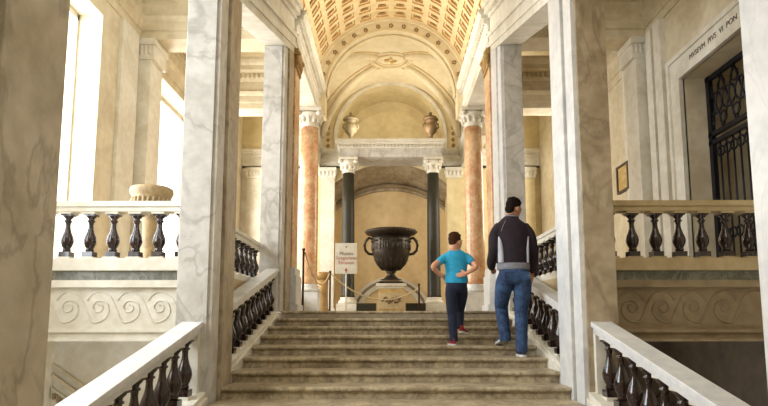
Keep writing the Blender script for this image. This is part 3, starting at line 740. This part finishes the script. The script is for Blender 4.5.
# ------------------------------------------------------------------ stone basin on the left gallery
basin_m = mat('weathered_brown_stone', '#b09a72', '#8f7c5b', 6, .6, bump=.1)
bx, by = -3.20, 7.25
t = thing('stone_basin', (bx, by, GZ), 'round carved pale stone basin on a pedestal beside the left window', 'basin')
b = MB(); b.box(bx - .20, bx + .20, by - .2, by + .2, GZ, GZ + .1); b.lathe([(.17, .1), (.12, .2), (.10, .5), (.10, .75), (.16, .86)], (bx, by, GZ), 24); b.build('pedestal', basin_m, t)
b = MB(); b.lathe([(.16, .86), (.22, .90), (.245, .98), (.235, 1.08), (.255, 1.12), (.275, 1.16), (.27, 1.21), (.24, 1.23), (.20, 1.15)], (bx, by, GZ), 36)
for k in range(24):
    a = 2 * PI * k / 24; b.ball((bx + .24 * math.cos(a), by + .24 * math.sin(a), GZ + 1.03), (.025, .025, .05), 6, 5)
b.build('bowl', basin_m, t)

# ------------------------------------------------------------------ small framed plaque on the far right wall
t = thing('framed_plaque', (4.13, 9.8, 2.2), 'small dark-framed plaque on the pale wall behind the tall right pier', 'plaque')
b = MB()
b.box(4.10, 4.15, 9.55, 10.05, 2.14, 2.18); b.box(4.10, 4.15, 9.55, 10.05, 2.60, 2.64); b.box(4.10, 4.15, 9.55, 9.60, 2.18, 2.60); b.box(4.10, 4.15, 10.0, 10.05, 2.18, 2.60); b.build('frame', wood, t)
b = MB(); b.box(4.12, 4.15, 9.6, 10.0, 2.18, 2.60); b.build('panel', relief_m, t)

# ------------------------------------------------------------------ rope barrier and sign
def post(x, y, h, r, label, m=wood):
    t = thing('barrier_post', (x, y, 0), label, 'post')
    b = MB(); b.lathe([(r, .02), (r, h - .04), (r * 1.5, h - .04), (r * 1.5, h - .01), (r * .8, h)], (x, y, 0), 14); b.build('pole', m, t)
    b = MB(); b.lathe([(.13, 0), (.13, .012), (.05, .03), (r, .04)], (x, y, 0), 20); b.build('foot', m, t)
post(-1.575, 9.86, 1.14, .020, 'tall dark rope barrier post in front of the left rose column')
post(-1.36, 12.4, .97, .020, 'dark rope barrier post beside the round gold pedestal')
post(.64, 12.9, .72, .020, 'short dark rope barrier post right of the vase pedestal')
def rope(p, q, sag, label):
    p, q = Vector(p), Vector(q); pts = []
    for k in range(21):
        u = k / 20; v = p.lerp(q, u); v.z -= sag * 4 * u * (1 - u); pts.append(v)
    o = MB().tube(pts, .016, 8).build('barrier_rope', rope_m); tag(o, label, 'rope')
rope((-1.55, 9.87, 1.06), (-1.38, 12.4, .90), .38, 'cream rope sagging between the two left barrier posts')
rope((-1.34, 12.4, .90), (.62, 12.9, .60), .40, 'cream rope hanging in front of the vase pedestal')
t = thing('round_pedestal', (-1.58, 12.9, 0), 'round golden pedestal beside the left rose column', 'pedestal')
b = MB(); b.lathe([(.17, 0), (.17, .1), (.13, .14), (.125, .5), (.13, .80)], (-1.58, 12.9, 0), 24); b.build('shaft', brass, t)
b = MB(); b.lathe([(.13, .80), (.17, .84), (.18, .90), (.17, .96), (.14, .98)], (-1.58, 12.9, 0), 24); b.build('top', brass, t)
sx_, sy_ = -.90, 11.0
t = thing('sign_stand', (sx_, sy_, 0), 'white museum sign with red lettering on a thin pole', 'sign')
b = MB(); b.tube([(sx_, sy_, .02), (sx_, sy_, .85)], .012, 8); b.build('pole', lime_w, t)
b = MB(); b.lathe([(.15, 0), (.15, .012), (.02, .03)], (sx_, sy_, 0), 20); b.build('foot', lime_w, t)
b = MB(); b.box(sx_ - .215, sx_ + .215, sy_ - .02, sy_ - .005, .78, 1.39); b.build('board', paper, t, bevel=.003)
for body, z, sz, m in (('Museo', 1.18, .10, blackm), ('Gregoriano', 1.09, .088, redm), ('Etrusco', 1.0, .10, redm)):
    text(body, sz, m, t, (sx_, sy_ - .022, z), (PI / 2, 0, 0), 'lettering', .001)
b = MB(); b.add([(sx_ - .03, sy_ - .0225, .84), (sx_ + .03, sy_ - .0225, .84), (sx_, sy_ - .0225, .90)], [(0, 1, 2)]); b.box(sx_ - .01, sx_ + .01, sy_ - .0225, sy_ - .021, .80, .85); b.build('arrow', redm, t)
b = MB(); b.box(sx_ - .012, sx_ + .012, sy_ - .0225, sy_ - .021, 1.30, 1.33); b.build('emblem', blackm, t)

# ------------------------------------------------------------------ people
def catmull(P, n):
    out = []
    for i in range(len(P) - 1):
        p0 = P[max(i - 1, 0)]; p1 = P[i]; p2 = P[i + 1]; p3 = P[min(i + 2, len(P) - 1)]
        for k in range(n):
            t = k / n
            out.append([.5 * ((2 * b_) + (-a + c) * t + (2 * a - 5 * b_ + 4 * c - d) * t * t + (-a + 3 * b_ - 3 * c + d) * t ** 3) for a, b_, c, d in zip(p0, p1, p2, p3)])
    out.append(list(P[-1])); return out
def limb(b, P, n=6, seg=20, closed=False, flat=None):
    """P: rows (x,y,z,rx,ry): rx across (sideways), ry fore-and-aft"""
    R_ = catmull(P, n); pts = [Vector(r[:3]) for r in R_]; vs = []; fs = []
    for i, p in enumerate(pts):
        t = (pts[min(i + 1, len(pts) - 1)] - pts[max(i - 1, 0)]).normalized()
        fwd = Vector((0, 1, 0)) if abs(t.y) < .8 else Vector((0, 0, 1))
        a = fwd.cross(t).normalized(); c = t.cross(a).normalized()
        for k in range(seg):
            q = 2 * PI * k / seg; vs.append(tuple(p + a * math.cos(q) * R_[i][3] + c * math.sin(q) * R_[i][4]))
    for i in range(len(pts) - 1):
        for k in range(seg):
            k2 = (k + 1) % seg; fs.append((i * seg + k, i * seg + k2, (i + 1) * seg + k2, (i + 1) * seg + k))
    fs.append(tuple(range(seg - 1, -1, -1))); fs.append(tuple((len(pts) - 1) * seg + k for k in range(seg)))
    b.add(vs, fs, 0, True)
def remesh(o, vox, it=4, fac=.5):
    m = o.modifiers.new('remesh', 'REMESH'); m.mode = 'VOXEL'; m.voxel_size = vox; m.use_smooth_shade = True
    if it:
        s_ = o.modifiers.new('smooth', 'SMOOTH'); s_.factor = fac; s_.iterations = it
    return o
def hand(b, wrist, d, palm_n, thumb_dir, s=1., curl=.5):
    """palm, four unequal fingers bent towards palm_n, thumb from the side of the palm"""
    w = Vector(wrist); d = Vector(d).normalized(); pn = Vector(palm_n).normalized(); pn = (pn - d * pn.dot(d)).normalized(); sd = Vector(thumb_dir); sd = (sd - d * sd.dot(d) - pn * sd.dot(pn)).normalized()
    M = Matrix((sd, pn, d)).transposed()
    b.ball(w + d * .048 * s, (.040 * s, .016 * s, .052 * s), 14, 10, M)
    b.ball(w + d * .002 * s, (.026 * s, .020 * s, .03 * s), 12, 8, M)
    for k, (o, L) in enumerate(((.029, .068), (.010, .078), (-.009, .073), (-.027, .056))):
        p0 = w + d * .085 * s + sd * o * s - d * abs(o) * .25 * s; pts = [p0 - d * .02 * s, p0]; cur = d.copy(); p = p0
        for j in range(3):
            a = curl * (.5 + .35 * j); cur = (d * math.cos(a * (j + 1) * .6) + pn * math.sin(a * (j + 1) * .6)).normalized()
            p = p + cur * L * s * (.42, .32, .26)[j]; pts.append(p)
        b.tube(pts, [.0095 * s, .0095 * s, .009 * s, .0085 * s, .007 * s], 8)
    p0 = w + d * .022 * s + sd * .028 * s; td = (d * .62 + sd * .72 + pn * .3).normalized()
    b.tube([p0, p0 + td * .026 * s, p0 + td * .048 * s + d * .006 * s, p0 + td * .055 * s + d * .024 * s], [.014 * s, .0125 * s, .011 * s, .008 * s], 8)
def head(b, c, rotz, pitch, s, t, skin_m, hair_mat, nick, tilt=0., longer=0.):
    """adds skull, face and ears to the body mesh b; returns a callable building the face parts and hair"""
    M = Matrix.Rotation(rotz, 3, 'Z') @ Matrix.Rotation(tilt, 3, 'Y') @ Matrix.Rotation(pitch, 3, 'X')
    def T(v): return Vector(c) + M @ (Vector(v) * s)
    def B(v, r, **k): b.ball(T(v), tuple(q * s for q in r), 20, 14, M)
    B((0, -.012, .030), (.074, .092, .088)); B((0, .030, -.035), (.056, .062, .072)); B((0, .058, -.078), (.030, .026, .026))
    B((0, .090, -.016), (.013, .020, .020)); B((0, .083, .006), (.009, .012, .028)); B((0, .072, .030), (.05, .022, .016))
    B((0, .078, -.052), (.024, .014, .012)); B((-.036, .060, -.012), (.024, .022, .022)); B((.036, .060, -.012), (.024, .022, .022))
    for q in (-1, 1): B((q * .076, -.004, -.008), (.010, .018, .030)); B((q * .080, -.012, .004), (.010, .012, .016))
    b.tube([T((0, -.03, -.02)), T((0, -.035, -.08)), Vector(c) + Vector((0, -.02 * s, -.16 * s))], [.056 * s, .054 * s, .066 * s], 16)
    def parts(root):
        for q in (-1, 1):
            e = MB(); e.ball(T((q * .031, .083, .010)), (.013 * s, .008 * s, .007 * s), 12, 8, M); e.build('eye', eye_m, root)
            e = MB(); e.tube([T((q * .016, .092, .030)), T((q * .034, .090, .035)), T((q * .050, .080, .029))], .0045 * s, 6); e.build('eyebrow', hair_mat, root)
        e = MB(); e.ball(T((0, .091, -.050)), (.022 * s, .006 * s, .006 * s), 12, 6, M); e.build('mouth', lip_m, root)
        # hair: cap over crown and back of the skull, with a fringe line above the brow
        h = MB(); h.ball(T((0, -.024, .044)), (.077 * s, .093 * s, .085 * s), 28, 18, M)
        h.ball(T((0, -.060, .005 - longer)), (.062 * s, .047 * s, .060 * s), 20, 12, M)
        h.ball(T((0, .036, .092)), (.055 * s, .040 * s, .026 * s), 16, 10, M)
        for q in (-1, 1): h.ball(T((q * .068, -.018, .034)), (.013 * s, .030 * s, .028 * s), 12, 8, M)
        rnd = random.Random(nick)
        for k in range(46):
            a = rnd.random() * 2 * PI; ph = rnd.random() * .95
            v = Vector((.083 * math.sin(ph) * math.cos(a), -.022 + .096 * math.sin(ph) * math.sin(a), .040 + .092 * math.cos(ph)))
            h.ball(T(v), (.016 * s, .02 * s, .010 * s), 7, 5, M)
        remesh(h.build('hair', hair_mat, root), .006 * s, 2)
    return parts
def shoe(root, x, y, z, s, upper, m_sole, yaw=0., pitch=0., lab=None):
    """heel at (x,y,z), pointing +Y"""
    M = Matrix.Rotation(yaw, 3, 'Z') @ Matrix.Rotation(pitch, 3, 'X')
    def T(v): return Vector((x, y, z)) + M @ (Vector(v) * s)
    outline = [(-.034, 0), (-.040, .05), (-.042, .14), (-.050, .20), (-.044, .255), (-.02, .285), (.012, .287), (.040, .265), (.046, .20), (.038, .13), (.036, .05), (.032, 0), (.015, -.016), (-.016, -.016)]
    o = MB(); n = len(outline); v = [T((a, c, 0)) for a, c in outline] + [T((a, c, .026)) for a, c in outline]
    o.add(v, [(i, (i + 1) % n, (i + 1) % n + n, i + n) for i in range(n)] + [tuple(range(n - 1, -1, -1)), tuple(range(n, 2 * n))])
    sole = o.build('sole', m_sole, root)
    u = MB()
    def B(v, r): u.ball(T(v), tuple(q * s for q in r), 16, 12, M)
    B((0, .05, .050), (.038, .062, .045)); B((0, .13, .045), (.040, .09, .036)); B((-.002, .205, .038), (.045, .075, .026)); B((0, .035, .085), (.036, .045, .035))
    up = remesh(u.build('shoe', upper, root), .008, 3)
    for k in range(4): MB().tube([T((-.022, .09 + k * .025, .083 - k * .007)), T((.022, .09 + k * .025, .083 - k * .007))], .0035 * s, 6).build('lace', m_sole, up)

# --- the man
ox, oy, oz = 1.385, 6.42, -.555
man = thing('person', (ox, oy, oz), 'tall man in dark pullover and blue jeans climbing the steps, back turned', 'person')
def W(P): return [(p[0] + ox, p[1] + oy, p[2] + oz) + tuple(p[3:]) for p in P]
hip_l, hip_r = (-.105, .02, .93), (.085, .0, .93)
legL = [(-.11, .02, .98, .10, .11), (-.12, .05, .84, .092, .10), (-.135, .15, .66, .075, .082), (-.13, .22, .57, .064, .068), (-.12, .20, .42, .060, .065), (-.105, .19, .24, .045, .048), (-.10, .20, .18, .040, .042)]
legR = [(.085, .0, .98, .10, .11), (.085, .0, .80, .092, .098), (.075, .03, .60, .075, .08), (.070, .03, .50, .064, .068), (.06, .0, .36, .062, .066), (.050, -.03, .14, .045, .048), (.045, -.035, .07, .040, .042)]
torso = [(-.015, .0, .90, .145, .105), (-.02, .0, 1.0, .150, .110), (-.02, .01, 1.12, .160, .108), (-.02, .02, 1.28, .18, .12), (-.02, .03, 1.42, .20, .118), (-.02, .045, 1.52, .17, .09), (-.01, .06, 1.60, .075, .065)]
armL = [(-.18, .04, 1.50, .056, .06), (-.222, .02, 1.38, .048, .056), (-.243, -.01, 1.21, .040, .044), (-.25, .10, 1.08, .036, .038), (-.225, .22, 1.02, .026, .030)]
armR = [(.145, .04, 1.50, .056, .06), (.186, .02, 1.38, .048, .056), (.208, .0, 1.21, .040, .044), (.225, .05, 1.06, .036, .038), (.22, .10, .95, .026, .030)]
b = MB()
for L_ in (torso, armL, armR): limb(b, W([(p[0], p[1], p[2] - (.02 if p[2] > 1.45 and L_ is not torso else 0), p[3] * .82, p[4] * .82) if p[2] > 1.15 and abs(p[0]) > .1 else p for p in L_]))
for L_, q in ((legL, -.08), (legR, .06)): limb(b, W([(q, .0, .93, .06, .08), (q * 1.1, .02, .86, .066, .08)] + [(p[0], p[1], p[2], p[3] * .86, p[4] * .9) for p in L_[2:]]))
hand(b, (ox - .225, oy + .22, oz + 1.02), (.25, .9, -.15), (.9, -.2, -.3), (0, .2, .9), 1.0, .7)
hand(b, (ox + .22, oy + .10, oz + .95), (0, .25, -1), (-1, .1, 0), (0, 1, .2), 1.0, .6)
hp = head(b, (ox + .025, oy + .10, oz + 1.715), -1.0, -.30, 1.02, man, skin, hair_m, 5, tilt=.06, longer=.022)
remesh(b.build('body', skin, man), .0075, 2)
hp(man)
def fat(P, d, cut0=0, cut1=None): return [(p[0], p[1], p[2], p[3] + d, p[4] + d) for p in P[cut0:cut1]]
# jeans
b = MB()
limb(b, W([(-.015, .0, 1.03, .166, .124), (-.015, -.005, .97, .170, .134), (-.012, -.01, .90, .170, .136), (-.01, .0, .84, .145, .112)]))
jl = fat(legL, .018, 1, 5) + [(-.105, .185, .28, .072, .078), (-.100, .185, .17, .072, .080)]
jr = fat(legR, .018, 1, 5) + [(.050, -.03, .20, .070, .076), (.047, -.035, .055, .072, .080)]
limb(b, W([(-.090, .01, .94, .088, .12)] + [(p[0] + .008, p[1], p[2], p[3] * .93, p[4]) for p in jl])); limb(b, W([(.068, 0, .94, .088, .12)] + [(p[0] - .004, p[1], p[2], p[3] * .93, p[4]) for p in jr]))
jo = remesh(b.build('jeans', jeans, man), .009, 3)
for q in (-.095, .075):                                              # back pockets
    b = MB(); y = oy - .158
    b.add([(ox + q - .055, y + .02, oz + .955), (ox + q + .055, y + .02, oz + .955), (ox + q + .05, y + .012, oz + .87), (ox + q, y + .012, oz + .845), (ox + q - .05, y + .012, oz + .87),
           (ox + q - .055, y + .03, oz + .955), (ox + q + .055, y + .03, oz + .955), (ox + q + .05, y + .03, oz + .87), (ox + q, y + .03, oz + .845), (ox + q - .05, y + .03, oz + .87)],
          [(4, 3, 2, 1, 0), (5, 6, 7, 8, 9), (0, 1, 6, 5), (1, 2, 7, 6), (2, 3, 8, 7), (3, 4, 9, 8), (4, 0, 5, 9)])
    b.build('back_pocket', jeans, jo)
# pullover
b = MB()
limb(b, W([(-.02, .0, 1.015, .180, .136), (-.02, .0, 1.08, .186, .142), (-.02, .01, 1.20, .188, .142), (-.02, .02, 1.33, .196, .144), (-.02, .03, 1.44, .200, .130), (-.02, .04, 1.51, .180, .112), (-.018, .05, 1.56, .130, .092), (-.012, .06, 1.60, .085, .078), (-.01, .065, 1.625, .072, .07)]))
limb(b, W([(-.15, .04, 1.505, .064, .070)] + fat(armL, .020, 1, 4) + [(-.229, .20, 1.03, .040, .044)]))
limb(b, W([(.115, .04, 1.505, .064, .070)] + fat(armR, .020, 1, 4) + [(.221, .09, .965, .040, .044)]))
po = remesh(b.build('pullover', knit, man), .009, 3)
b = MB(); limb(b, W([(-.02, 0, .985, .180, .136), (-.02, 0, 1.00, .186, .143), (-.02, 0, 1.045, .190, .146), (-.02, 0, 1.06, .184, .138)]), 4, 28); b.build('waistband', grey_k, po)
for q, e in ((-1, 1.0), (1, .55)):
    b = MB(); limb(b, W([(-.02 + q * .146, -.058, 1.06, .036 * e, .055), (-.02 + q * .150, -.055, 1.18, .034 * e, .053), (-.02 + q * .158, -.050, 1.29, .026 * e, .048), (-.02 + q * .168, -.04, 1.36, .010, .03)])); b.build('side_panel', pale_knit, po)
b = MB(); b.tube(W([(-.105, -.052, 1.555), (-.14, -.080, 1.49), (-.17, -.092, 1.42)]), .003, 6); b.build('raglan_seam', grey_k, po)
b = MB(); b.tube(W([(-.01 + .078 * math.cos(k * PI / 10), .062 + .078 * math.sin(k * PI / 10), 1.615) for k in range(20)]), .010, 8, closed=True); b.build('collar', grey_k, po)
shoe(man, ox - .10, oy + .185, oz + .185, 1.0, shoe_n, rubber, .1, -.28)
shoe(man, ox + .05, oy - .10, oz + .002, 1.0, shoe_n, rubber, -.05, 0)

# --- the boy
ox, oy, oz = .755, 6.78, -.444
boy = thing('person', (ox, oy, oz), 'boy in turquoise T-shirt with hands on hips climbing the steps', 'person')
legL = [(-.058, .0, .72, .062, .070), (-.062, .0, .60, .064, .070), (-.06, .02, .43, .052, .056), (-.055, .02, .36, .046, .050), (-.055, -.02, .24, .045, .048), (-.05, -.05, .10, .033, .036), (-.05, -.05, .05, .030, .032)]
legR = [(.058, .0, .72, .062, .070), (.066, .06, .61, .064, .070), (.065, .18, .48, .052, .056), (.06, .22, .42, .046, .050), (.055, .20, .32, .045, .048), (.05, .17, .20, .033, .036), (.05, .17, .15, .030, .032)]
torso = [(0, 0, .70, .095, .070), (0, 0, .76, .105, .075), (0, .01, .86, .108, .078), (0, .02, .97, .125, .082), (0, .02, 1.06, .138, .078), (0, .03, 1.12, .10, .06), (0, .03, 1.17, .045, .045)]
armL = [(-.125, .02, 1.075, .042, .044), (-.165, .01, 1.04, .038, .040), (-.285, -.06, .95, .030, .032), (-.235, -.02, .885, .028, .029), (-.165, .01, .835, .021, .023)]
armR = [(.125, .02, 1.075, .042, .044), (.155, .0, 1.04, .038, .040), (.225, -.09, .945, .030, .032), (.17, -.125, .895, .028, .029), (.105, -.130, .855, .021, .023)]
def W(P): return [(p[0] + ox, p[1] + oy, p[2] + oz) + tuple(p[3:]) for p in P]
b = MB()
for L_ in (torso, armL, armR, legL, legR): limb(b, W(L_))
hand(b, (ox - .165, oy + .01, oz + .835), (.55, .55, -.35), (.7, -.6, 0), (0, -.3, 1), .82, .5)
hand(b, (ox + .105, oy - .130, oz + .855), (-1, .12, -.22), (0, 1, 0), (-.2, 0, 1), .82, .3)
hp = head(b, (ox + .0, oy + .03, oz + 1.252), -.80, -.02, .93, boy, skin_b, hair_b, 9, longer=.0)
remesh(b.build('body', skin_b, boy), .0065, 2)
hp(boy)
b = MB()
limb(b, W([(0, 0, .79, .122, .092), (0, -.002, .74, .128, .100), (0, -.002, .68, .128, .100), (0, 0, .64, .110, .082)]))
limb(b, W([(-.062, 0, .70, .072, .085)] + fat(legL, .012, 1, 5) + [(-.05, -.045, .13, .050, .054), (-.05, -.05, .05, .052, .058)]))
limb(b, W([(.062, .01, .70, .072, .085)] + fat(legR, .012, 1, 5) + [(.052, .16, .26, .048, .052), (.052, .14, .195, .050, .054)]))
remesh(b.build('trousers', jeans_b, boy), .008, 3)
b = MB()
limb(b, W([(0, 0, .745, .140, .108), (0, 0, .80, .140, .106), (0, .01, .88, .130, .098), (0, .02, .98, .140, .098), (0, .02, 1.07, .150, .092), (0, .03, 1.125, .112, .072), (0, .03, 1.16, .060, .056)]))
limb(b, W([(-.11, .02, 1.07, .058, .058), (-.155, .01, 1.045, .050, .050), (-.22, -.025, .995, .047, .047)]))
limb(b, W([(.11, .02, 1.07, .058, .058), (.150, .0, 1.045, .050, .050), (.192, -.045, .99, .047, .047)]))
remesh(b.build('t_shirt', tee, boy), .008, 3)
shoe(boy, ox - .05, oy - .10, oz + .002, .84, shoe_r, rubber, .1, 0)
shoe(boy, ox + .052, oy + .085, oz + .150, .84, shoe_r, rubber, -.45, -.12)
